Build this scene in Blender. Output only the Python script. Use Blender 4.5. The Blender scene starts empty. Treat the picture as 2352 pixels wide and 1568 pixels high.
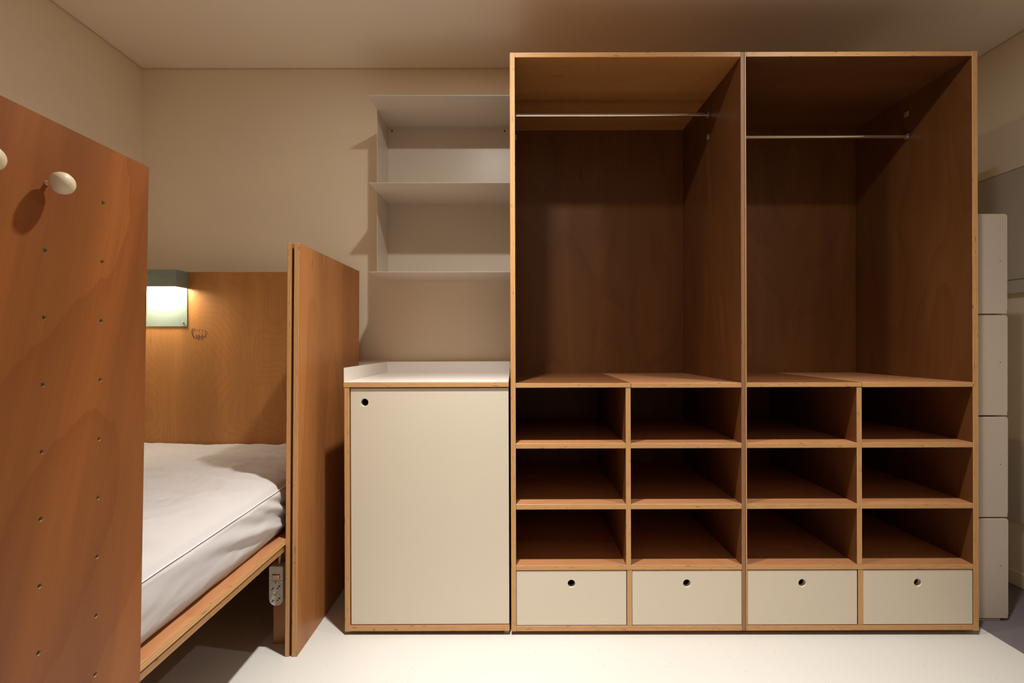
import bpy, bmesh, math, random
from mathutils import Vector, Matrix, noise

random.seed(7)
SC = bpy.context.scene
COL = SC.collection
R = math.radians

# ------------------------------------------------------------------ camera, world, lights, exposure
F, VX, VY, HC = 1143.0, 1180.0, 790.0, 1.0          # focal length and vanishing point in pixels, eye height in metres
cam_d = bpy.data.cameras.new('camera')
cam = bpy.data.objects.new('camera', cam_d)
COL.objects.link(cam)
cam.location = (0, 0, HC)
cam.rotation_euler = (R(90), 0, 0)
cam_d.sensor_width = 36.0
cam_d.lens = F * 36.0 / 2352
cam_d.shift_x = (1176 - VX) / 2352
cam_d.shift_y = (VY - 784) / 2352
cam_d.clip_start = 0.01
SC.camera = cam

world = bpy.data.worlds.new('room_air')
SC.world = world
world.use_nodes = True
world.node_tree.nodes['Background'].inputs[0].default_value = (0.9, 0.75, 0.6, 1)
world.node_tree.nodes['Background'].inputs[1].default_value = 0.0

WARM = (1.0, 0.94, 0.845)
def downlight(x, y, power, n=8.0, spill=0.105, size=0.06, color=WARM, z=2.262):
    """recessed spot: a narrow beam around the vertical plus a little wide spill."""
    d = bpy.data.lights.new('downlight', 'AREA')
    d.shape = 'DISK'; d.size = size; d.energy = power; d.color = color
    d.use_nodes = True
    t = d.node_tree; em = t.nodes['Emission']
    g = t.nodes.new('ShaderNodeNewGeometry')
    dot = t.nodes.new('ShaderNodeVectorMath'); dot.operation = 'DOT_PRODUCT'
    t.links.new(g.outputs['Incoming'], dot.inputs[0]); t.links.new(g.outputs['Normal'], dot.inputs[1])
    ab = t.nodes.new('ShaderNodeMath'); ab.operation = 'ABSOLUTE'; t.links.new(dot.outputs['Value'], ab.inputs[0])
    pw = t.nodes.new('ShaderNodeMath'); pw.operation = 'POWER'; t.links.new(ab.outputs[0], pw.inputs[0]); pw.inputs[1].default_value = n
    ad = t.nodes.new('ShaderNodeMath'); ad.operation = 'ADD'; t.links.new(pw.outputs[0], ad.inputs[0]); ad.inputs[1].default_value = spill
    t.links.new(ad.outputs[0], em.inputs['Strength'])
    o = bpy.data.objects.new('downlight', d)
    o.location = (x, y, z)
    COL.objects.link(o)
    return o
downlight(-0.13, 1.25, 55)
downlight(1.08, 1.25, 29)
downlight(-0.13, -0.15, 7)
downlight(0.30, -1.75, 10)  # added fill to brighten the room behind the camera; no lamp known there

SC.view_settings.view_transform = 'Standard'
SC.view_settings.look = 'None'
SC.view_settings.exposure = 0.4
SC.view_settings.gamma = 1.0
SC.view_settings.use_curve_mapping = False
SC.cycles.max_bounces = 10
SC.cycles.diffuse_bounces = 8
SC.cycles.use_denoising = True
SC.cycles.caustics_reflective = False
SC.cycles.caustics_refractive = False

# ------------------------------------------------------------------ materials
class NT:
    def __init__(self, name):
        self.m = bpy.data.materials.new(name)
        self.m.use_nodes = True
        self.t = self.m.node_tree
        self.b = self.t.nodes['Principled BSDF']
    def n(self, typ, **kw):
        nd = self.t.nodes.new(typ)
        for k, v in kw.items():
            if k in nd.inputs: nd.inputs[k].default_value = v
            else: setattr(nd, k, v)
        return nd
    def l(self, a, b): self.t.links.new(a, b)
    def math(self, op, a, b=None, c=None):
        nd = self.t.nodes.new('ShaderNodeMath'); nd.operation = op
        for i, v in enumerate((a, b, c)):
            if v is None: continue
            if isinstance(v, (int, float)): nd.inputs[i].default_value = v
            else: self.l(v, nd.inputs[i])
        return nd.outputs[0]
    def mix(self, fac, a, b, blend='MIX'):
        nd = self.t.nodes.new('ShaderNodeMix'); nd.data_type = 'RGBA'; nd.blend_type = blend
        for s, v in ((nd.inputs[0], fac), (nd.inputs[6], a), (nd.inputs[7], b)):
            if isinstance(v, (int, float)): s.default_value = v
            elif isinstance(v, tuple): s.default_value = v + (1,) if len(v) == 3 else v
            else: self.l(v, s)
        return nd.outputs[2]
    def ramp(self, fac, stops):
        nd = self.t.nodes.new('ShaderNodeValToRGB')
        el = nd.color_ramp.elements
        while len(el) < len(stops): el.new(0.5)
        for e, (p, c) in zip(el, stops):
            e.position = p; e.color = tuple(c) + (1,) if len(c) == 3 else c
        self.l(fac, nd.inputs[0])
        return nd.outputs[0]
    def scaled(self, vec, s):
        nd = self.t.nodes.new('ShaderNodeMapping'); nd.inputs['Scale'].default_value = s
        self.l(vec, nd.inputs[0]); return nd.outputs[0]
    def noise(self, vec, scale, detail=3, rough=0.5, dist=0.0):
        nd = self.t.nodes.new('ShaderNodeTexNoise')
        nd.inputs['Scale'].default_value = scale; nd.inputs['Detail'].default_value = detail
        nd.inputs['Roughness'].default_value = rough; nd.inputs['Distortion'].default_value = dist
        self.l(vec, nd.inputs['Vector']); return nd.outputs[0]

def plain(name, col, rough=0.5, metal=0.0, spec=0.5, var=0.03, bump=0.0, bscale=300):
    k = NT(name); tc = k.n('ShaderNodeTexCoord')
    n1 = k.noise(tc.outputs['Object'], 2.5, 3)
    dark = tuple(c * (1 - var) for c in col); lite = tuple(min(1, c * (1 + var)) for c in col)
    k.l(k.ramp(n1, [(0.3, dark), (0.7, lite)]), k.b.inputs['Base Color'])
    k.b.inputs['Roughness'].default_value = rough
    k.b.inputs['Metallic'].default_value = metal
    k.b.inputs['Specular IOR Level'].default_value = spec
    if bump:
        n2 = k.noise(tc.outputs['Object'], bscale, 2)
        bp = k.n('ShaderNodeBump'); bp.inputs['Strength'].default_value = bump; bp.inputs['Distance'].default_value = 0.001
        k.l(n2, bp.inputs['Height']); k.l(bp.outputs[0], k.b.inputs['Normal'])
    return k.m

def ply_face(name, base, ring=0.35, tilt=0.0, cont=1.0, stretch=0.35, lines=13, rough=0.42, red=(0.62, 0.42, 0.3), stain=0.0):
    """Stained rotary cut veneer: u runs along the grain, both in metres."""
    k = NT(name); tc = k.n('ShaderNodeTexCoord'); uv = tc.outputs['UV']
    if tilt:
        mp = k.n('ShaderNodeMapping'); mp.inputs['Rotation'].default_value = (0, 0, tilt); k.l(uv, mp.inputs[0]); uv = mp.outputs[0]
    low = k.noise(k.scaled(uv, (stretch * 2.2, 2.6, 1)), 1.0, 1.5, 0.45, 0.25)
    f = k.math('MULTIPLY', low, lines)
    wob = k.noise(k.scaled(uv, (4, 25, 1)), 1.0, 2, 0.5)
    f = k.math('ADD', f, k.math('MULTIPLY', wob, 0.35))
    s = k.math('FRACT', f)
    s = k.math('POWER', s, 3.0)                                    # thin late-wood contour lines
    fib = k.noise(k.scaled(uv, (5, 260, 1)), 1.0, 2, 0.6)
    broad = k.noise(k.scaled(uv, (0.7, 7, 1)), 1.0, 3, 0.5, 0.4)
    dark = tuple(c * r for c, r in zip(base, red))
    lite = tuple(min(1, c * 1.18) for c in base)
    c0 = k.ramp(broad, [(0.32, tuple(c * (1 - 0.18 * cont) for c in base)), (0.52, base), (0.7, tuple(min(1, c * (1 + 0.18 * cont)) for c in base))])
    c1 = k.mix(k.math('MULTIPLY', s, ring), c0, dark)
    c2 = k.mix(k.math('MULTIPLY', k.ramp(fib, [(0.42, (0, 0, 0)), (0.72, (1, 1, 1))]), 0.22), c1, dark)
    kn = k.noise(k.scaled(uv, (9, 42, 1)), 1.0, 1, 0.4)            # small dark pin knots and scratches
    knm = k.ramp(kn, [(0.765, (0, 0, 0)), (0.80, (1, 1, 1))])
    c3 = k.mix(k.math('MULTIPLY', knm, 0.55), c2, tuple(c * 0.25 for c in base))
    if stain:
        st = k.noise(k.scaled(uv, (1.3, 2.4, 1)), 1.0, 4, 0.55)
        c3 = k.mix(k.math('MULTIPLY', k.ramp(st, [(0.5, (0, 0, 0)), (0.68, (1, 1, 1))]), stain), c3, tuple(c * q for c, q in zip(base, (0.55, 0.5, 0.45))))
    k.l(c3, k.b.inputs['Base Color'])
    k.b.inputs['Roughness'].default_value = rough
    k.b.inputs['Specular IOR Level'].default_value = 0.4
    bp = k.n('ShaderNodeBump'); bp.inputs['Strength'].default_value = 0.12; bp.inputs['Distance'].default_value = 0.0006
    k.l(fib, bp.inputs['Height']); k.l(bp.outputs[0], k.b.inputs['Normal'])
    return k.m

def ply_edge(name, base=(0.68, 0.385, 0.150)):
    """Layered plywood edge: v runs 0..1 through the thickness, u in metres along the edge."""
    k = NT(name); tc = k.n('ShaderNodeTexCoord')
    sp = k.n('ShaderNodeSeparateXYZ'); k.l(tc.outputs['UV'], sp.inputs[0])
    u, v = sp.outputs[0], sp.outputs[1]
    cb = k.n('ShaderNodeCombineXYZ'); k.l(k.math('MULTIPLY', u, 6.0), cb.inputs[0]); k.l(k.math('MULTIPLY', v, 2.0), cb.inputs[1])
    w = k.noise(cb.outputs[0], 1.0, 2, 0.5)
    ph = k.math('MULTIPLY', k.math('ADD', v, k.math('MULTIPLY', k.math('SUBTRACT', w, 0.5), 0.16)), 3.6 * 2 * math.pi)
    s = k.math('MULTIPLY_ADD', k.math('COSINE', ph), 0.5, 0.5)
    cb2 = k.n('ShaderNodeCombineXYZ'); k.l(k.math('MULTIPLY', u, 22.0), cb2.inputs[0]); k.l(k.math('MULTIPLY', v, 26.0), cb2.inputs[1])
    fib = k.noise(cb2.outputs[0], 1.0, 3, 0.6)
    dark = (base[0] * 0.55, base[1] * 0.45, base[2] * 0.36); lite = (base[0] * 1.2, base[1] * 1.38, base[2] * 1.75)
    c = k.ramp(s, [(0.0, dark), (0.28, tuple(b * 0.85 for b in base)), (0.7, base), (1.0, lite)])
    c = k.mix(k.math('MULTIPLY', k.ramp(fib, [(0.38, (1, 1, 1)), (0.60, (0, 0, 0))]), 0.5), c, dark)
    cb3 = k.n('ShaderNodeCombineXYZ'); k.l(k.math('MULTIPLY', u, 30.0), cb3.inputs[0]); k.l(k.math('MULTIPLY', v, 5.0), cb3.inputs[1])
    vd = k.noise(cb3.outputs[0], 1.0, 1, 0.4)
    c = k.mix(k.math('MULTIPLY', k.ramp(vd, [(0.70, (0, 0, 0)), (0.73, (1, 1, 1))]), 0.85), c, (0.06, 0.022, 0.008))
    k.l(c, k.b.inputs['Base Color']); k.b.inputs['Roughness'].default_value = 0.5
    return k.m

def floor_mat(name, base, speck):
    k = NT(name); tc = k.n('ShaderNodeTexCoord'); ob = tc.outputs['Object']
    n1 = k.noise(ob, 1.6, 4)
    c = k.ramp(n1, [(0.3, tuple(b * 0.94 for b in base)), (0.7, base)])
    for sc, th, st in ((42, 0.10, 0.55), (75, 0.12, 0.3)):
        v = k.n('ShaderNodeTexVoronoi'); v.inputs['Scale'].default_value = sc; k.l(ob, v.inputs['Vector'])
        d = k.ramp(v.outputs['Distance'], [(th * 0.6, (1, 1, 1)), (th, (0, 0, 0))])
        pick = k.n('ShaderNodeSeparateXYZ'); k.l(v.outputs['Color'], pick.inputs[0])
        g = k.math('GREATER_THAN', pick.outputs[0], 0.62)
        c = k.mix(k.math('MULTIPLY', k.math('MULTIPLY', d, g), st), c, speck)
    k.l(c, k.b.inputs['Base Color']); k.b.inputs['Roughness'].default_value = 0.45
    k.b.inputs['Specular IOR Level'].default_value = 0.35
    return k.m

M = {}
M['wall'] = plain('cream_wall_paint', (0.85, 0.745, 0.59), 0.7, spec=0.2, var=0.02, bump=0.15, bscale=400)
M['ceiling'] = plain('cream_ceiling_paint', (0.87, 0.78, 0.66), 0.75, spec=0.2, var=0.015, bump=0.1)
M['wall_low'] = plain('grey_wall_panel_paint', (0.56, 0.51, 0.43), 0.5, var=0.05)
M['floor'] = floor_mat('speckled_cream_floor', (0.60, 0.595, 0.58), (0.25, 0.22, 0.2))
M['floor_grey'] = floor_mat('grey_floor_strip', (0.15, 0.135, 0.155), (0.1, 0.09, 0.1))
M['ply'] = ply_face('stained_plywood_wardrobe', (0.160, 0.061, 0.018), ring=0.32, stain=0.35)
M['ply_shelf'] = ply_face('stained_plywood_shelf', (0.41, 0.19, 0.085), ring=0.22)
M['ply_head'] = ply_face('stained_plywood_headboard', (0.45, 0.205, 0.060), ring=0.22, stretch=0.7, lines=38)
M['ply_part'] = ply_face('stained_plywood_partition', (0.41, 0.170, 0.054), ring=0.28, stretch=0.3, lines=9)
M['ply_peg'] = ply_face('red_stained_plywood', (0.255, 0.080, 0.015), ring=0.34, stretch=0.5, lines=7, tilt=-0.20, cont=1.9, rough=0.5)
M['edge'] = ply_edge('plywood_edge')
M['edge_shaded'] = ply_edge('shaded_brown_plywood_edge', (0.36, 0.19, 0.10))  # browner copy of the edge, with the recessed panel's shade in its colour
M['hole'] = plain('drilled_hole_wood', (0.42, 0.33, 0.20), 0.8)
M['front'] = plain('cream_laminate', (0.68, 0.62, 0.515), 0.38, var=0.012)
M['white_metal'] = plain('white_powder_coat', (0.72, 0.67, 0.62), 0.3, var=0.01)
M['shelf_metal'] = plain('white_shelf_powder_coat', (0.68, 0.61, 0.53), 0.35, var=0.01)
M['box'] = plain('off_white_box_laminate', (0.60, 0.54, 0.49), 0.4, var=0.02)
M['chrome'] = plain('polished_chrome', (0.9, 0.9, 0.88), 0.05, metal=1.0, var=0.0)
M['socket'] = plain('pale_rail_socket', (0.36, 0.34, 0.3), 0.3, metal=0.3)
M['dark'] = plain('black_screw', (0.03, 0.03, 0.025), 0.5)
M['plate'] = plain('pale_green_lamp_plate', (0.22, 0.28, 0.24), 0.45, var=0.01)
M['hood'] = plain('grey_green_lamp_hood', (0.20, 0.255, 0.215), 0.45, var=0.01)
M['plastic'] = plain('off_white_plastic', (0.62, 0.56, 0.47), 0.4)
M['plastic_grey'] = plain('grey_white_socket_plastic', (0.56, 0.52, 0.45), 0.45)
M['piping'] = plain('white_piping_cord', (0.80, 0.77, 0.75), 0.7)
M['brass'] = plain('brass_contact', (0.7, 0.45, 0.15), 0.3, metal=1.0)
M['burn'] = plain('dark_scorch_mark', (0.13, 0.030, 0.006), 0.7)
M['inner'] = plain('drawer_inner_board', (0.20, 0.13, 0.07), 0.6)

k = NT('glowing_switch'); k.b.inputs['Base Color'].default_value = (0.7, 0.1, 0.06, 1)
k.b.inputs['Emission Color'].default_value = (1, 0.2, 0.15, 1); k.b.inputs['Emission Strength'].default_value = 0.25; M['red'] = k.m
k = NT('led_strip_glow'); k.b.inputs['Base Color'].default_value = (1, 1, 1, 1)
k.b.inputs['Emission Color'].default_value = (1, 0.86, 0.66, 1); k.b.inputs['Emission Strength'].default_value = 150; M['led'] = k.m

# pale turned wood of the pegs
k = NT('pale_beech_wood'); tc = k.n('ShaderNodeTexCoord')
w = k.n('ShaderNodeTexWave'); w.inputs['Scale'].default_value = 130; w.inputs['Distortion'].default_value = 6; w.bands_direction = 'Z'
w.inputs['Detail Scale'].default_value = 0.6
k.l(k.scaled(tc.outputs['Object'], (1, 0.4, 1)), w.inputs['Vector'])
k.l(k.ramp(w.outputs[0], [(0.1, (0.66, 0.55, 0.38)), (0.6, (0.72, 0.61, 0.44))]), k.b.inputs['Base Color'])
k.b.inputs['Roughness'].default_value = 0.5; M['peg'] = k.m

# white bed linen
k = NT('white_cotton_sheet'); tc = k.n('ShaderNodeTexCoord')
n1 = k.noise(tc.outputs['Object'], 3, 3); n2 = k.noise(k.scaled(tc.outputs['Object'], (1, 1, 1)), 900, 1)
k.l(k.ramp(n1, [(0.3, (0.51, 0.49, 0.505)), (0.7, (0.55, 0.53, 0.545))]), k.b.inputs['Base Color'])
k.b.inputs['Roughness'].default_value = 0.85; k.b.inputs['Specular IOR Level'].default_value = 0.15
n3 = k.noise(k.scaled(tc.outputs['Object'], (9, 5, 5)), 1, 3, 0.5, 0.4)
bp = k.n('ShaderNodeBump'); bp.inputs['Strength'].default_value = 0.35; bp.inputs['Distance'].default_value = 0.012
k.l(n3, bp.inputs['Height']); k.l(bp.outputs[0], k.b.inputs['Normal']); M['sheet'] = k.m

# ------------------------------------------------------------------ helpers
def link(name, bm, mats, parent=None, smooth=False, loc=None):
    me = bpy.data.meshes.new(name)
    bmesh.ops.recalc_face_normals(bm, faces=bm.faces)
    if smooth:
        for f in bm.faces: f.smooth = True
    bm.to_mesh(me); bm.free()
    for m in mats: me.materials.append(m)
    o = bpy.data.objects.new(name, me); COL.objects.link(o)
    if parent: o.parent = parent
    if loc: o.location = loc
    return o

def tag(o, label, cat, group=None):
    o['label'] = label; o['category'] = cat
    if group: o['group'] = group
    return o
def thing(name, label, cat, loc=(0, 0, 0), rot=(0, 0, 0), group=None):
    o = bpy.data.objects.new(name, None); COL.objects.link(o)
    o.location = loc; o.rotation_euler = rot; o.empty_display_size = 0.05
    return tag(o, label, cat, group)
def struct(o):
    o['kind'] = 'structure'; return o

def box_bm(x0, x1, y0, y1, z0, z1, bm=None):
    bm = bm or bmesh.new()
    v = [bm.verts.new((x, y, z)) for x in (x0, x1) for y in (y0, y1) for z in (z0, z1)]
    for f in ((0, 1, 3, 2), (4, 6, 7, 5), (0, 4, 5, 1), (2, 3, 7, 6), (0, 2, 6, 4), (1, 5, 7, 3)):
        bm.faces.new([v[i] for i in f])
    return bm

def box(name, b, mat, parent=None, bevel=0.0, seg=1):
    o = link(name, box_bm(*b), [mat], parent)
    if bevel:
        m = o.modifiers.new('bevel', 'BEVEL'); m.width = bevel; m.segments = seg; m.limit_method = 'ANGLE'
    return o

_seed = [0]
def set_uv(bm, thick, grain, b, seed=None):
    """big faces get slot 0 and metre UVs along the grain, edges slot 1 and a through-thickness v."""
    if seed is None: _seed[0] += 1; seed = _seed[0]
    ou, ov = (seed * 3.713) % 17, (seed * 5.291) % 13
    uvl = bm.loops.layers.uv.verify()
    other = [a for a in range(3) if a not in (thick, grain)][0]
    t0, t1 = b[2 * thick], b[2 * thick + 1]
    bm.normal_update()
    for f in bm.faces:
        n = f.normal; ax = max(range(3), key=lambda i: abs(n[i]))
        if f.material_index == 2:                                      # marked as hole wall
            for l in f.loops: l[uvl].uv = (l.vert.co[grain], l.vert.co[other])
        elif ax == thick:
            for l in f.loops:
                l[uvl].uv = (l.vert.co[grain] + ou, l.vert.co[other] + ov)
        else:
            f.material_index = 1
            along = [a for a in range(3) if a not in (thick, ax)][0]
            for l in f.loops:
                l[uvl].uv = (l.vert.co[along] + ou, (l.vert.co[thick] - t0) / (t1 - t0))

def board(name, b, parent, thick, grain, face='ply', edge='edge', bevel=0.0009, seed=None):
    """plywood board between the six bounds b, thick/grain are axis numbers."""
    bm = box_bm(*b)
    set_uv(bm, thick, grain, b, seed)
    o = link(name, bm, [M[face], M[edge]], parent)
    m = o.modifiers.new('bevel', 'BEVEL'); m.width = bevel; m.segments = 1; m.limit_method = 'ANGLE'
    return o

def holed(u0, u1, v0, v1, holes, r, depth, thick, to3, seg=32):
    """panel with round holes. holes = [(u, v)]; depth None = right through. to3(u, v, w) maps to space, w = 0 is the face with holes."""
    bm = bmesh.new()
    a = r * 1.8
    us = sorted({round(x, 6) for x in [u0, u1] + [h[0] - a for h in holes] + [h[0] + a for h in holes]})
    vs = sorted({round(x, 6) for x in [v0, v1] + [h[1] - a for h in holes] + [h[1] + a for h in holes]})
    cache = {}
    def V(u, v, w):
        key = (round(u, 6), round(v, 6), round(w, 6))
        if key not in cache: cache[key] = bm.verts.new(to3(u, v, w))
        return cache[key]
    cells = {}
    for h in holes: cells[(round(h[0] - a, 6), round(h[1] - a, 6))] = h
    def cell(i, j, w, hole):
        c = [(us[i], vs[j]), (us[i + 1], vs[j]), (us[i + 1], vs[j + 1]), (us[i], vs[j + 1])]
        if hole is None:
            bm.faces.new([V(p[0], p[1], w) for p in c]); return
        q = seg // 4
        pts = [(hole[0] + r * math.cos(-3 * math.pi / 4 + 2 * math.pi * k / seg), hole[1] + r * math.sin(-3 * math.pi / 4 + 2 * math.pi * k / seg)) for k in range(seg)]
        for s in range(4):
            arc = [pts[(s * q + k) % seg] for k in range(q, -1, -1)]
            bm.faces.new([V(*c[s], w), V(*c[(s + 1) % 4], w)] + [V(p[0], p[1], w) for p in arc])
        return
    for i in range(len(us) - 1):
        for j in range(len(vs) - 1):
            h = cells.get((us[i], vs[j]))
            cell(i, j, 0.0, h)
            cell(i, j, thick, h if depth is None else None)
    for h in holes:
        d = thick if depth is None else depth
        pts = [(h[0] + r * math.cos(-3 * math.pi / 4 + 2 * math.pi * k / seg), h[1] + r * math.sin(-3 * math.pi / 4 + 2 * math.pi * k / seg)) for k in range(seg)]
        for k in range(seg):
            p, q = pts[k], pts[(k + 1) % seg]
            f = bm.faces.new([V(*p, 0), V(*q, 0), V(*q, d), V(*p, d)]); f.material_index = 2
        if depth is not None:
            f = bm.faces.new([V(*p, d) for p in pts]); f.material_index = 2
    for i in range(len(us) - 1):
        for v in (v0, v1):
            bm.faces.new([V(us[i], v, 0), V(us[i + 1], v, 0), V(us[i + 1], v, thick), V(us[i], v, thick)])
    for j in range(len(vs) - 1):
        for u in (u0, u1):
            bm.faces.new([V(u, vs[j], 0), V(u, vs[j + 1], 0), V(u, vs[j + 1], thick), V(u, vs[j], thick)])
    bmesh.ops.recalc_face_normals(bm, faces=bm.faces)
    return bm

def cyl(name, p0, p1, r, mat, parent=None, seg=24, profile=None, smooth=True):
    """turned solid from p0 to p1. profile = [(t, radius)] along the axis."""
    p0, p1 = Vector(p0), Vector(p1); d = p1 - p0; L = d.length
    q = d.to_track_quat('Z', 'Y').to_matrix()
    prof = profile or [(0, r), (1, r)]
    bm = bmesh.new(); rings = []
    for t, rr in prof:
        rings.append([bm.verts.new(p0 + q @ Vector((rr * math.cos(2 * math.pi * i / seg), rr * math.sin(2 * math.pi * i / seg), t * L))) for i in range(seg)])
    for a, b_ in zip(rings, rings[1:]):
        for i in range(seg):
            bm.faces.new([a[i], a[(i + 1) % seg], b_[(i + 1) % seg], b_[i]])
    bm.faces.new([bm.verts.new(v.co) for v in rings[0][::-1]]); bm.faces.new([bm.verts.new(v.co) for v in rings[-1]])
    o = link(name, bm, [mat], parent)
    if smooth:
        for p in o.data.polygons:
            if len(p.vertices) == 4: p.use_smooth = True
    return o

def tube(name, pts, r, mat, parent=None, seg=8):
    bm = bmesh.new(); rings = []
    pts = [Vector(p) for p in pts]
    for i, p in enumerate(pts):
        d = (pts[min(i + 1, len(pts) - 1)] - pts[max(i - 1, 0)]).normalized()
        q = d.to_track_quat('Z', 'Y').to_matrix()
        rings.append([bm.verts.new(p + q @ Vector((r * math.cos(2 * math.pi * k / seg), r * math.sin(2 * math.pi * k / seg), 0))) for k in range(seg)])
    for a, b_ in zip(rings, rings[1:]):
        for k in range(seg): bm.faces.new([a[k], a[(k + 1) % seg], b_[(k + 1) % seg], b_[k]])
    bm.faces.new([bm.verts.new(v.co) for v in rings[0][::-1]]); bm.faces.new([bm.verts.new(v.co) for v in rings[-1]])
    return link(name, bm, [mat], parent, smooth=True)

# ------------------------------------------------------------------ the room
XL, XR, YB, YF, ZC = -1.731, 2.086, 2.32, -2.6, 2.283
XG = 1.647
struct(box('floor', (XL - 0.1, XG, YF, YB + 0.1, -0.1, 0.0), M['floor']))
struct(box('floor_right', (XG, XR + 0.1, YF, YB + 0.1, -0.1, -0.0005), M['floor_grey']))
struct(box('wall_back', (XL - 0.1, XR + 0.1, YB, YB + 0.1, 0, 2.34), M['wall']))
struct(box('wall_left', (XL - 0.1, XL, YF, YB, 0, 2.34), M['wall']))
struct(box('wall_right', (XR, XR + 0.1, YF, YB, 0, 2.34), M['wall']))
struct(box('wall_front', (XL - 0.1, XR + 0.1, YF - 0.1, YF, 0, 2.34), M['wall']))
bm = box_bm(XL + 0.006, XR - 0.006, YF, YB - 0.006, ZC, 2.31)          # ceiling board with a thin shadow gap to the walls
box_bm(XL - 0.1, XR + 0.1, YF - 0.1, YB + 0.1, 2.31, 2.36, bm)
struct(link('ceiling', bm, [M['ceiling']]))
# right wall: upper casing, recessed band and low cover, all along the wall
struct(box('trim_1', (XR - 0.006, XR, YF, YB, 1.727, 1.765), M['wall'], bevel=0.002))
struct(box('trim_2', (XR - 0.006, XR, YF, YB, 1.268, 1.722), M['wall_low'], bevel=0.002))
struct(box('trim_3', (XR - 0.020, XR, YF, YB, 1.209, 1.263), M['wall_low'], bevel=0.003))
struct(box('trim_4', (XR - 0.022, XR, YF, YB, 0.269, 0.592), M['wall_low'], bevel=0.003))
struct(box('baseboard_right', (XR - 0.010, XR, YF, YB, 0.0, 0.060), M['wall'], bevel=0.002))

# ------------------------------------------------------------------ wardrobes (local origin: left front foot of the row)
S = 668.4
def zz(py): return (1458 - py) / S
def lx(px): return (px - 1174.5) / S
WD = 0.592                                                             # depth to the back face
ROT = 0.0028
W0 = ((1174.5 - VX) / S, 1.71, 0.0)
T = 0.0185
z_top = (zz(131.5), zz(120))
rows = [(zz(1030), zz(1018.2)), (zz(1170), zz(1157.8))]
z_mid = (zz(890.2), zz(879))
z_low = (zz(1309.5), zz(1298))
z_bot = (zz(1449.5), zz(1437))

def drawer(parent, x0, x1, seed):
    z0, z1 = zz(1436), zz(1311.2)
    cx, cz = (x0 + x1) / 2, zz(1340.5)
    bm = holed(x0, x1, z0, z1, [(cx, cz)], 0.0128, None, 0.018, lambda u, v, w: (u, 0.002 + w, v))
    for f in bm.faces:
        if f.material_index != 2: f.material_index = 0
        else: f.material_index = 0
    d = link('drawer', bm, [M['front']], parent)
    m = d.modifiers.new('bevel', 'BEVEL'); m.width = 0.0008; m.limit_method = 'ANGLE'
    bm = bmesh.new()
    box_bm(x0 + 0.012, x0 + 0.022, 0.021, 0.5, z0 + 0.01, z1 - 0.03, bm)
    box_bm(x1 - 0.022, x1 - 0.012, 0.021, 0.5, z0 + 0.01, z1 - 0.03, bm)
    box_bm(x0 + 0.022, x1 - 0.022, 0.49, 0.5, z0 + 0.01, z1 - 0.03, bm)
    box_bm(x0 + 0.022, x1 - 0.022, 0.021, 0.49, z0 + 0.004, z0 + 0.01, bm)
    link('drawer_box', bm, [M['inner']], d)
    return d

def rail_fitting(name, x, z, side, parent):
    y, w_ = 0.282, side * 0.0065
    bm = box_bm(min(x, x + w_), max(x, x + w_), y - 0.010, y + 0.010, z - 0.0105, z + 0.0105)
    o = link(name, bm, [M['socket']], parent)
    m = o.modifiers.new('bevel', 'BEVEL'); m.width = 0.004; m.segments = 3; m.limit_method = 'ANGLE'
    return o

def wardrobe(root, x0, x1, left_panel, xd0, xd1, split, drawers, rail_z, spare_z, sd):
    """x0..x1 is the clear inner width; xd0..xd1 the divider."""
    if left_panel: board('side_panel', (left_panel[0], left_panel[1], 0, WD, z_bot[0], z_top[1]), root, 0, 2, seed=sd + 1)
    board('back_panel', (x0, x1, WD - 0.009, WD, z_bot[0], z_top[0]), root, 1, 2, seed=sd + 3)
    board('top_panel', (x0, x1, 0, WD, z_top[0], z_top[1]), root, 2, 0, 'ply_head' if sd < 50 else 'ply', seed=sd + 4)  # left top gets the paler veneer: floor bounce light put into its colour
    board('bottom_panel', (x0, x1, 0.0005, WD - 0.009, z_bot[0], z_bot[1]), root, 2, 0, 'ply_shelf', seed=sd + 5)
    board('shelf', (x0, x1, 0.0005, WD - 0.009, z_low[0], z_low[1]), root, 2, 0, 'ply_shelf', seed=sd + 6)
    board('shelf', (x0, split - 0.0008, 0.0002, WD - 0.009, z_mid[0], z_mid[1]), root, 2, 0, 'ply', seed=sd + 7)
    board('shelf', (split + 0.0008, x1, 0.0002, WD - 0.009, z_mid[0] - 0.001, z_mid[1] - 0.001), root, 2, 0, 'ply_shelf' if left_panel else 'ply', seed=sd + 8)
    board('divider', (xd0, xd1, 0.001, WD - 0.009, z_low[1], z_mid[0] - 0.001), root, 0, 2, seed=sd + 9)
    board('divider', (xd0 + 0.003, xd1 + 0.003, 0.001, WD - 0.009, z_bot[1], z_low[0]), root, 0, 2, seed=sd + 10)
    n = 11
    for (a, b_) in rows:
        board('shelf', (x0, xd0, 0.0012, WD - 0.009, a, b_), root, 2, 0, 'ply_shelf', seed=sd + n)
        board('shelf', (xd1, x1, 0.0012, WD - 0.009, a, b_), root, 2, 0, 'ply_shelf', seed=sd + n + 1); n += 2
    for d in drawers: drawer(root, *d, 0)
    rail = cyl('clothes_rail', (x0 + 0.003, 0.282, rail_z), (x1 - 0.003, 0.282, rail_z), 0.0078, M['chrome'], root, 32)
    for x, s in ((x0, 1), (x1, -1)):
        rail_fitting('rail_bracket', x, rail_z, s, rail)
        rail_fitting('spare_rail_socket', x, spare_z, s, root)
    for x in (x0 + 0.01, x1 - 0.05):
        for y in (0.03, 0.5):
            box('foot', (x, x + 0.035, y, y + 0.05, -0.004, z_bot[0]), M['inner'], root)

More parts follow.
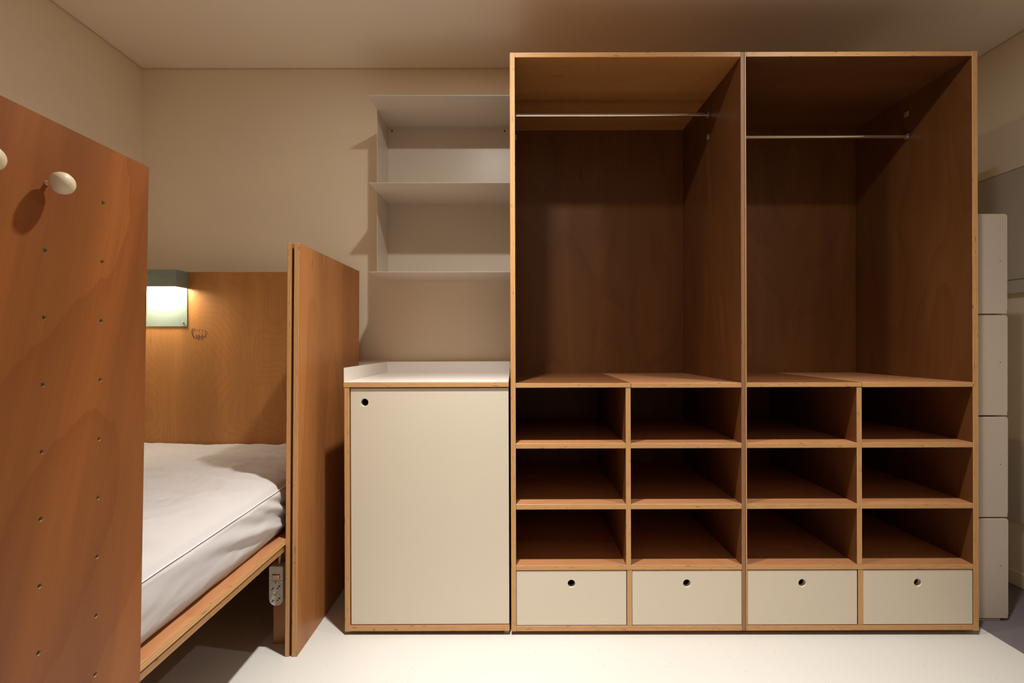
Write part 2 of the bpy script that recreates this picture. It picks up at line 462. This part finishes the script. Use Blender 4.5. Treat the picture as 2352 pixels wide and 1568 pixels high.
z_hi, z_lo = 1.9145 + 0.001, 1.826
w1 = thing('open_wardrobe', 'tall open plywood wardrobe beside the low cabinet, clothes rail mounted in upper position', 'wardrobe', W0, (0, -ROT, 0), 'pair of open plywood wardrobes')
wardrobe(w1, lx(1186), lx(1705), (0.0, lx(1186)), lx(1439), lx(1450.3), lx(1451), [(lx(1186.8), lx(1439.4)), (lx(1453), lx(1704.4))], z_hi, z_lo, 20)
board('side_panel', (lx(1705), lx(1713.5), 0.001, WD, z_bot[0], z_top[1]), w1, 0, 2, 'ply', 'edge_shaded', seed=62)
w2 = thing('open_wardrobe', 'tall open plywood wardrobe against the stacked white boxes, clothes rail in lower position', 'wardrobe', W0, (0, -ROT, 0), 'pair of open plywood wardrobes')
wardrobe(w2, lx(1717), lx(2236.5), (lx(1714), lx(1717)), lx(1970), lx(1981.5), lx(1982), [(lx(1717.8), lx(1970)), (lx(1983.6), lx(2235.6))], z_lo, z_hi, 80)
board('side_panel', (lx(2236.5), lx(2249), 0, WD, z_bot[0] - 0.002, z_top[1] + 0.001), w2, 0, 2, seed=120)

# ------------------------------------------------------------------ low cabinet and the tray on top
C0 = ((793.5 - VX) / S, 1.71, 0.0)
C0 = (C0[0] - 0.0022, C0[1], 0.0)
cab = thing('low_cabinet', 'low plywood cabinet with one cream door, left of the wardrobes', 'cabinet', C0, (0, -0.0035, 0))
def cx(px): return (px - 793.5) / S
zb = (zz(1450), zz(1436)); zt = (zz(889.5), zz(878.3)); xr = cx(1172.0)
board('side_panel', (0, 0.0185, 0, WD, zb[0], zt[0]), cab, 0, 2, 'ply_part', seed=140)
board('side_panel', (xr - 0.0185, xr, 0.022, WD, zb[1], zt[0]), cab, 0, 2, 'ply', seed=141)
board('bottom_panel', (0.0155, xr, 0.0005, WD, zb[0] + 0.0005, zb[1]), cab, 2, 0, 'ply_shelf', seed=142)
board('top_panel', (-0.002, xr, -0.001, WD, zt[0], zt[1]), cab, 2, 0, 'ply_shelf', seed=143)
board('back_panel', (0.0185, xr - 0.0185, WD - 0.009, WD, zb[1], zt[0]), cab, 1, 2, 'ply', seed=144)
bm = holed(0.0212, xr - 0.0008, zz(1434.8), zz(891.5), [(0.0694, 0.799)], 0.0128, None, 0.018, lambda u, v, w: (u, 0.004 + w, v))
for f in bm.faces: f.material_index = 0
door = link('door', bm, [M['front']], cab)
m = door.modifiers.new('bevel', 'BEVEL'); m.width = 0.0008; m.limit_method = 'ANGLE'
for x in (0.03, xr - 0.018):
    for y in (0.06, 0.5):
        box('foot', (x, x + 0.022, y, y + 0.05, -0.002, zb[0]), M['inner'], cab)
box('foot', (xr - 0.018, xr - 0.002, 0.012, 0.04, -0.002, zb[0] - 0.0002), M['hole'], cab)

tray = thing('metal_tray', 'thin white metal tray with raised rims on top of the low cabinet', 'tray', C0, (0, -0.0035, 0))
tz = zt[1] + 0.0003
box('tray_base', (-0.001, xr - 0.001, 0.0, 0.585, tz, tz + 0.002), M['white_metal'], tray, 0.0004)
box('side_rim', (-0.001, 0.001, 0.0, 0.585, tz + 0.002, tz + 0.051), M['white_metal'], tray, 0.0004)
box('back_rim', (0.001, xr - 0.001, 0.583, 0.585, tz + 0.002, tz + 0.051), M['white_metal'], tray, 0.0004)

# ------------------------------------------------------------------ wall shelf above the cabinet
ws = thing('wall_shelf', 'thin white metal wall shelf with three levels above the low cabinet', 'shelf', (-0.588, YB - 0.001, 1.29))
def wb(name, x0, x1, y0, y1, z0, z1, p=ws): return box(name, (x0, x1, y0, y1, z0 - 1.29, z1 - 1.29), M['shelf_metal'], p, 0.0004)
for z in (2.0075, 1.653, 1.292): wb('shelf', 0.0, 0.575, -0.300, 0, z, z + 0.002)
wb('side_panel', 0.0, 0.002, -0.180, 0, 1.294, 2.0075)
wb('side_panel', 0.573, 0.575, -0.180, 0, 1.294, 2.0075)
wb('back_panel', 0.002, 0.573, -0.002, 0, 1.294, 2.0075)
for x in (0.021, 0.545):
    cyl('screw', (x, -0.0015, 1.992 - 1.29), (x, -0.004, 1.992 - 1.29), 0.004, M['dark'], ws, 12)

# ------------------------------------------------------------------ stack of white boxes behind the right wardrobe
BY = 1.80
bl = ['topmost white storage box of the stack at the wall', 'second white storage box from the top of the stack', 'third white storage box from the top of the stack', 'bottom white storage box of the stack, on a thin base']
seams = [491, 723.5, 957, 1190.5, 1423]
for i in range(4):
    z1 = HC + (VY - seams[i]) / F * BY; z0 = HC + (VY - seams[i + 1]) / F * BY + 0.0015
    xr_ = 1.786 + 0.0012 * i; xl = 1.40 if False else 1.662
    b = thing('storage_box', bl[i], 'box', (xl, BY, z0), group='stack of white boxes beside the wardrobe')
    w = xr_ - xl; h = z1 - z0
    # front door panel with a clipped upper right corner
    bm = bmesh.new()
    prof = [(0, 0.004), (w - 0.0015, 0.004), (w - 0.0015, 0.016), (w, 0.019), (w, h - 0.008), (w - 0.003, h - 0.0022), (w - 0.008, h), (0, h)]
    a = [bm.verts.new((x, 0, z)) for x, z in prof]; c = [bm.verts.new((x, 0.018, z)) for x, z in prof]
    bm.faces.new(a); bm.faces.new(c[::-1])
    for q in range(len(a)): bm.faces.new([a[q], a[(q + 1) % len(a)], c[(q + 1) % len(a)], c[q]])
    fr = link('front_panel', bm, [M['box']], b)
    mm = fr.modifiers.new('bevel', 'BEVEL'); mm.width = 0.001; mm.limit_method = 'ANGLE'
    box('body', (0, w - 0.002, 0.0185, 0.30, 0.0, h - 0.001), M['box'], b, 0.0015)
    hx = 1.760 - xl
    cyl('keyhole', (hx, -0.0006, h * 0.532), (hx, 0.003, h * 0.532), 0.0016, M['dark'], fr, 12)
    if i == 3: box('base', (0, w - 0.027, 0.004, 0.29, -z0 + 0.0, 0.0), M['box'], b)

# ------------------------------------------------------------------ bed
bed = thing('bed_frame', 'built-in plywood single bed along the left wall with tall headboard', 'bed', (-0.712, 1.592, 0))
BX, BYY = -0.712, 1.592
def bb(name, x0, x1, y0, y1, z0, z1, th, gr, face='ply_part', edge='edge', seed=None, parent=None, rot=None):
    return board(name, (x0 - BX, x1 - BX, y0 - BYY, y1 - BYY, z0, z1), parent or bed, th, gr, face, edge, seed=seed)
hb = bb('headboard', -1.728, -0.730, 2.200, 2.218, 0.02, 1.3195, 1, 2, 'ply_head', seed=203)
gp = bb('guard_panel', -0.7325, -0.7195, 1.592, 2.2, 0.0, 1.324, 0, 2, 'ply_part', seed=204); gp.rotation_euler.y = 0.0065
bb('bed_deck', -1.728, -0.730, 0.12, 2.198, 0.358, 0.377, 2, 1, 'ply_shelf', seed=205)
bb('lower_deck', -1.728, -0.737, 0.12, 2.198, 0.334, 0.350, 2, 1, 'ply_shelf', seed=206)
bb('deck_spacer', -1.70, -0.80, 0.3, 2.1, 0.350, 0.358, 2, 1, 'ply_part', seed=207)
bb('support_post', -0.802, -0.740, 1.660, 1.698, 0.0, 0.334, 1, 2, 'ply_part', seed=208)
bb('support_post', -0.802, -0.740, 0.30, 0.338, 0.0, 0.334, 1, 2, 'ply_part', seed=209)
bb('footboard', -1.728, -0.730, 0.10, 0.118, 0.02, 1.3195, 1, 2, 'ply_head', seed=210)
# scorch mark on the headboard
ST = [(540, 410, 545, 640, 40), (548, 640, 620, 800, 80), (610, 800, 690, 950, 90), (610, 350, 615, 620, 34), (710, 350, 700, 560, 24), (825, 400, 835, 540, 24), (975, 405, 980, 560, 28), (1085, 410, 1110, 480, 24),
      (1190, 420, 1190, 590, 20), (1330, 470, 1385, 560, 44), (1420, 560, 1450, 620, 34), (1500, 640, 1500, 720, 24), (825, 750, 800, 1010, 44), (895, 880, 865, 1020, 22), (945, 740, 970, 900, 74), (970, 900, 955, 1080, 40),
      (1060, 820, 1045, 980, 32), (1160, 700, 1160, 1080, 52), (1240, 880, 1300, 840, 70), (1370, 640, 1390, 920, 48)]
bm = bmesh.new()
for x0, y0, x1, y1, wd in ST:
    def P(x, y):
        px, py = 420 + x / 26.14, 740 + y / 26.14
        return Vector(((px - VX) / F * 2.2 - BX, 0, HC + (VY - py) / F * 2.2))
    a, b_ = P(x0, y0), P(x1, y1); h = wd / 26.14 / F * 2.2 / 2
    d = (b_ - a).normalized(); n = Vector((-d.z, 0, d.x)) * h
    ring = [a - d * h * 0.6, a + n * 0.6, a * 0.6 + b_ * 0.4 + n, b_ + n * 0.6, b_ + d * h * 0.6, b_ - n * 0.6, a * 0.4 + b_ * 0.6 - n, a - n * 0.6]
    yb = 2.2 - BYY
    f1 = [bm.verts.new((p.x, yb - 0.0005, p.z)) for p in ring]; f2 = [bm.verts.new((p.x, yb + 0.0002, p.z)) for p in ring]
    bm.faces.new(f1)
    for q in range(8): bm.faces.new([f1[q], f1[(q + 1) % 8], f2[(q + 1) % 8], f2[q]])
link('scorch_mark', bm, [M['burn']], hb)

# tall partition panels beside the bed
pp = thing('partition_panel', 'plain tall plywood panel standing at the head end of the bed', 'panel', (-0.6937, 1.592, 0), (0, 0.0065, 0))
board('panel', (-0.0175, 0, 0, 0.617, 0.0, 1.3235), pp, 0, 2, 'ply_part', seed=221)
for y in (0.05, 0.55):
    for z in (0.25, 1.29):
        cyl('spacer', (-0.026, y, z), (-0.0175, y, z), 0.008, M['dark'], pp, 12)

pg = thing('peg_panel', 'large reddish plywood panel with rows of peg holes in the left foreground', 'panel', (-0.690, 0.910, 0), (0, 0.0172, 0))
def hole_cols():
    out = []
    for y in (0.811, 0.7125, 0.614, 0.5155):
        for k in range(-0, 12):
            z = 1.2306 - 0.0961 * k
            if y > 0.8 or k > 0: out.append((y - 0.910, z))
    return out
H = hole_cols()
bm = holed(-0.79, 0, 0.0, 1.3235, H, 0.0035, 0.005, 0.018, lambda u, v, w: (-w, u, v), seg=16)
set_uv(bm, 0, 2, (-0.018, 0, -0.79, 0, 0, 1.3235), seed=231)
pgo = link('panel', bm, [M['ply_peg'], M['edge'], M['hole']], pg)
# clip the top far corner softly
board('inner_panel', (-0.0405, -0.028, -0.79, -0.001, 0.0, 1.3235), pg, 0, 2, 'ply_part', seed=232)
for y in (-0.75, -0.05):
    for z in (0.25, 1.29): cyl('spacer', (-0.028, y, z), (-0.018, y, z), 0.008, M['dark'], pg, 12)

# wooden pegs in two holes
def peg(y, label):
    z = 1.2306
    x = -0.690 + 0.0172 * z
    p = thing('wooden_peg', label, 'peg', (x, y, z), (0, 0.0172, 0), 'wooden pegs on the peg panel')
    prof = [(0.0, 0.004), (0.05, 0.0085), (0.16, 0.0125), (0.34, 0.0150), (0.52, 0.0156), (0.72, 0.0146), (0.88, 0.0112), (0.97, 0.0058), (1.0, 0.0012)]
    cyl('peg_head', (0.009, 0, 0), (0.036, 0, 0), 0.015, M['peg'], p, 40, prof)
    cyl('peg_stem', (-0.010, 0, 0), (0.0175, 0, 0), 0.0033, M['peg'], p, 16)
    return p
peg(0.7125, 'round pale wooden peg seen whole on the peg panel')
peg(0.614, 'round pale wooden peg cut off by the left edge of the photo')

# ------------------------------------------------------------------ mattress
def seam_z(y): return 0.512 + 0.020 * min(1, max(0, (y - 0.9) / 0.9))
def mattress():
    X0, X1, Y0, Y1, ZB = -1.722, -0.762, 0.16, 2.192, 0.3785
    NX, NS, NY = 110, 30, 280
    bm = bmesh.new(); rows_ = []
    for j in range(NY + 1):
        y = Y0 + (Y1 - Y0) * j / NY
        sz = seam_z(y); row = []
        ende = min(1.0, (y - Y0) / 0.06, (Y1 - y) / 0.012)
        ende = math.sqrt(max(0.0, 1 - (1 - ende) ** 2)) if ende < 1 else 1
        for i in range(NX + 1):                                        # top, from wall to seam
            t = i / NX; x = X0 + (X1 - X0) * t
            edge = min(1.0, (1 - t) * 0.96 / 0.14, t * 0.96 / 0.05)
            puff = 0.036 * math.sqrt(max(0.0, 1 - (1 - edge) ** 2)) * (1 - 0.25 * max(0, (y - 1.9) / 0.3) * 0)
            z = sz - 0.002 + puff * min(1, ende + 0.2)
            wv = noise.noise(Vector((x * 3.0, y * 2.2, 1.7))) * 0.006
            cr = noise.noise(Vector((x * 7 + y * 5, y * 9 - x * 4, 4.2)))
            wv += (abs(cr) ** 0.6) * -0.013 * (0.5 + 0.5 * t)
            br = noise.noise(Vector((x * 1.2 + 3, y * 6.5 + x * 1.5, 2.9)))
            wv += (0.5 - abs(br)) ** 4 * 0.16
            cr2 = noise.noise(Vector((x * 22 - y * 8, y * 14 + x * 6, 9.1)))
            wv += -abs(cr2) ** 0.8 * 0.006 * (0.3 + t)
            z += wv * edge
            row.append((x, y, z))
        for i in range(1, NS + 1):                                     # the bulging side, down to the deck
            t = i / NS
            bulge = math.sin(math.pi * min(1, t * 0.95 + 0.03)) ** 0.8 * 0.012
            under = -0.010 * max(0, (t - 0.72) / 0.28) ** 2 + 0.004 * (1 - t)
            # drag folds fanning out from the low corner at the head end
            zc_ = sz + (ZB - sz) * t
            dy, dz = 1.86 - y, zc_ - 0.352
            ang, dist = math.atan2(dz, max(dy, 0.01)), math.hypot(dy, dz)
            fold = math.sin(ang * 34 + noise.noise(Vector((y * 5, t * 2, 3.3))) * 2.0) * 0.0085 * math.exp(-max(0, dist - 0.1) / 0.42) * math.sin(math.pi * min(1, t * 0.85 + 0.12))
            fold += math.sin(ang * 61 + noise.noise(Vector((y * 9, t * 3, 6.3))) * 1.5) * 0.0030 * math.exp(-dist / 0.6) * (t > 0.04)
            lo = noise.noise(Vector((y * 3.2, t * 1.6, 8.0))) * 0.006 * t
            cr = -abs(noise.noise(Vector((y * 9 + t * 2.2, t * 3 - y * 3, 2.2)))) * 0.006 * t
            row.append((X1 + bulge + under + fold + lo + cr, y, sz - 0.002 + (ZB - sz + 0.002) * t))
        rows_.append([bm.verts.new(p) for p in row])
    n = len(rows_[0])
    for a, b_ in zip(rows_, rows_[1:]):
        for i in range(n - 1): bm.faces.new([a[i], a[i + 1], b_[i + 1], b_[i]])
    # ends, wall side, underside
    for r_ in (rows_[0], rows_[-1]):
        low = bm.verts.new((X0, r_[0].co.y, ZB)); bm.faces.new(r_ + [low])
        if r_ is rows_[0]: l0 = low
        else: l1 = low
    bm.faces.new([r_[0] for r_ in rows_] + [l1, l0])
    bm.faces.new([r_[-1] for r_ in rows_] + [l1, l0])
    o = link('mattress', bm, [M['sheet']])
    for p in o.data.polygons:
        if len(p.vertices) == 4: p.use_smooth = True
    pts = [(X1 + 0.0035, Y0 + 0.02 + (Y1 - Y0 - 0.03) * k / 120, seam_z(Y0 + 0.02 + (Y1 - Y0 - 0.03) * k / 120) + 0.0005 + noise.noise(Vector((k * 0.21, 0, 0))) * 0.0012) for k in range(121)]
    tube('piping', pts, 0.0015, M['piping'], o, 6)
    return tag(o, 'white single mattress in a wrinkled cotton cover lying on the bed', 'mattress')
mattress()

# ------------------------------------------------------------------ reading lamp on the headboard
LX1, LX0 = -1.4416, -1.640
lamp = thing('reading_lamp', 'pale green metal reading lamp switched on at top of the headboard', 'lamp', (LX1, 2.1995, 1.08))
def lp(x, y, z): return (x - LX1, y - 2.1995, z - 1.08)
box('back_plate', (LX0 - LX1, 0, -0.0025, -0.0002, 1.078 - 1.08, 1.3175 - 1.08), M['plate'], lamp, 0.0005)
# hood: bent sheet, open at the bottom
bm = bmesh.new()
hx0, hx1, hy, hz0, hz1, t = LX0 - LX1, 0.0, 2.125 - 2.1995, 1.2455 - 1.08, 1.3185 - 1.08, 0.0018
box_bm(hx0, hx1, hy, -0.0003, hz1 - t, hz1, bm)
box_bm(hx0, hx1, hy, hy + t, hz0, hz1 - t, bm)
box_bm(hx1 - t, hx1, hy + t, -0.0027, hz0, hz1 - t, bm)
box_bm(hx0, hx0 + t, hy + t, -0.0027, hz0, hz1 - t, bm)
link('hood', bm, [M['hood']], lamp)
box('led_strip', (hx0 + 0.02, hx1 - 0.02, hy + 0.022, hy + 0.050, hz0 + 0.008, hz0 + 0.014), M['led'], lamp)
sw = cyl('switch_knob', (-0.016, -0.0025, 0.015), (-0.016, -0.013, 0.015), 0.0042, M['chrome'], lamp, 20, [(0, 0.003), (0.3, 0.003), (0.35, 0.0045), (0.85, 0.0045), (1, 0.003)])

# ------------------------------------------------------------------ power strip under the bed
ps = thing('power_strip', 'off-white two-socket power strip hanging on the bed support post', 'power strip', (-0.775, 1.66, 0.213))
def rounded(w, z0, z1, y0, y1, rb, rt, n=10):
    pr = []
    for cxx, czz, r, a0 in ((w - rb, z0 + rb, rb, -90), (w - rt, z1 - rt, rt, 0), (-w + rt, z1 - rt, rt, 90), (-w + rb, z0 + rb, rb, 180)):
        for q in range(n + 1):
            a = R(a0 + 90 * q / n); pr.append((cxx + r * math.cos(a), czz + r * math.sin(a)))
    bm = bmesh.new()
    a = [bm.verts.new((x, y0, z)) for x, z in pr]; c = [bm.verts.new((x, y1, z)) for x, z in pr]
    bm.faces.new(a); bm.faces.new(c[::-1])
    for q in range(len(a)): bm.faces.new([a[q], a[(q + 1) % len(a)], c[(q + 1) % len(a)], c[q]])
    bmesh.ops.remove_doubles(bm, verts=bm.verts, dist=1e-5)
    return bm
body = link('strip_body', rounded(0.0228, -0.065, 0.064, -0.040, -0.0003, 0.022, 0.006), [M['plastic']], ps)
mm = body.modifiers.new('bevel', 'BEVEL'); mm.width = 0.0025; mm.segments = 3; mm.limit_method = 'ANGLE'
rk = box('switch_frame', (-0.011, 0.014, -0.0415, -0.0398, 0.023, 0.038), M['dark'], ps, 0.0008)
box('switch_rocker', (-0.009, 0.0075, -0.0435, -0.0415, 0.0245, 0.0365), M['plastic'], rk, 0.0006)
box('cover_seam', (-0.0228, 0.0228, -0.0403, -0.0395, 0.0172, 0.0180), M['dark'], ps)
box('switch_light', (0.0075, 0.0125, -0.0430, -0.0415, 0.0245, 0.0365), M['red'], rk, 0.0004)
for zc in (-0.0045, -0.0435):
    so = cyl('socket', (0, -0.0396, zc), (0, -0.0405, zc), 0.0185, M['plastic_grey'], ps, 36)
    bm = bmesh.new()
    for q in range(36):                                                # raised ring round the recess
        a0, a1 = 2 * math.pi * q / 36, 2 * math.pi * (q + 1) / 36
        pr = []
        for a in (a0, a1):
            for r_, y in ((0.0180, -0.0398), (0.0180, -0.0415), (0.0193, -0.0415), (0.0193, -0.0398)):
                pr.append(bm.verts.new((r_ * math.cos(a), y, zc + r_ * math.sin(a))))
        for e in range(3): bm.faces.new([pr[e], pr[e + 1], pr[5 + e], pr[4 + e]])
    bmesh.ops.remove_doubles(bm, verts=bm.verts, dist=1e-6)
    link('socket_rim', bm, [M['plastic']], so)
    for x, z, m_, r_ in ((0.0, 0.0155, 'dark', 0.0022), (0.012, 0.0035, 'dark', 0.0030), (0.006, -0.003, 'dark', 0.0024), (-0.0075, -0.0028, 'brass', 0.0026)):
        cyl('contact_hole' if m_ == 'dark' else 'brass_contact', (x, -0.0403, zc + z), (x, -0.0412, zc + z), r_, M[m_], so, 14)
    tube('earth_slot', [(-0.013, -0.0408, zc - 0.008), (-0.006, -0.0408, zc - 0.001)], 0.0012, M['dark'], so, 6)
tube('cable', [(0.004, -0.022, 0.060), (0.004, -0.022, 0.075), (0.005, -0.020, 0.095), (0.006, -0.016, 0.1185)], 0.0042, M['plastic'], ps, 10)
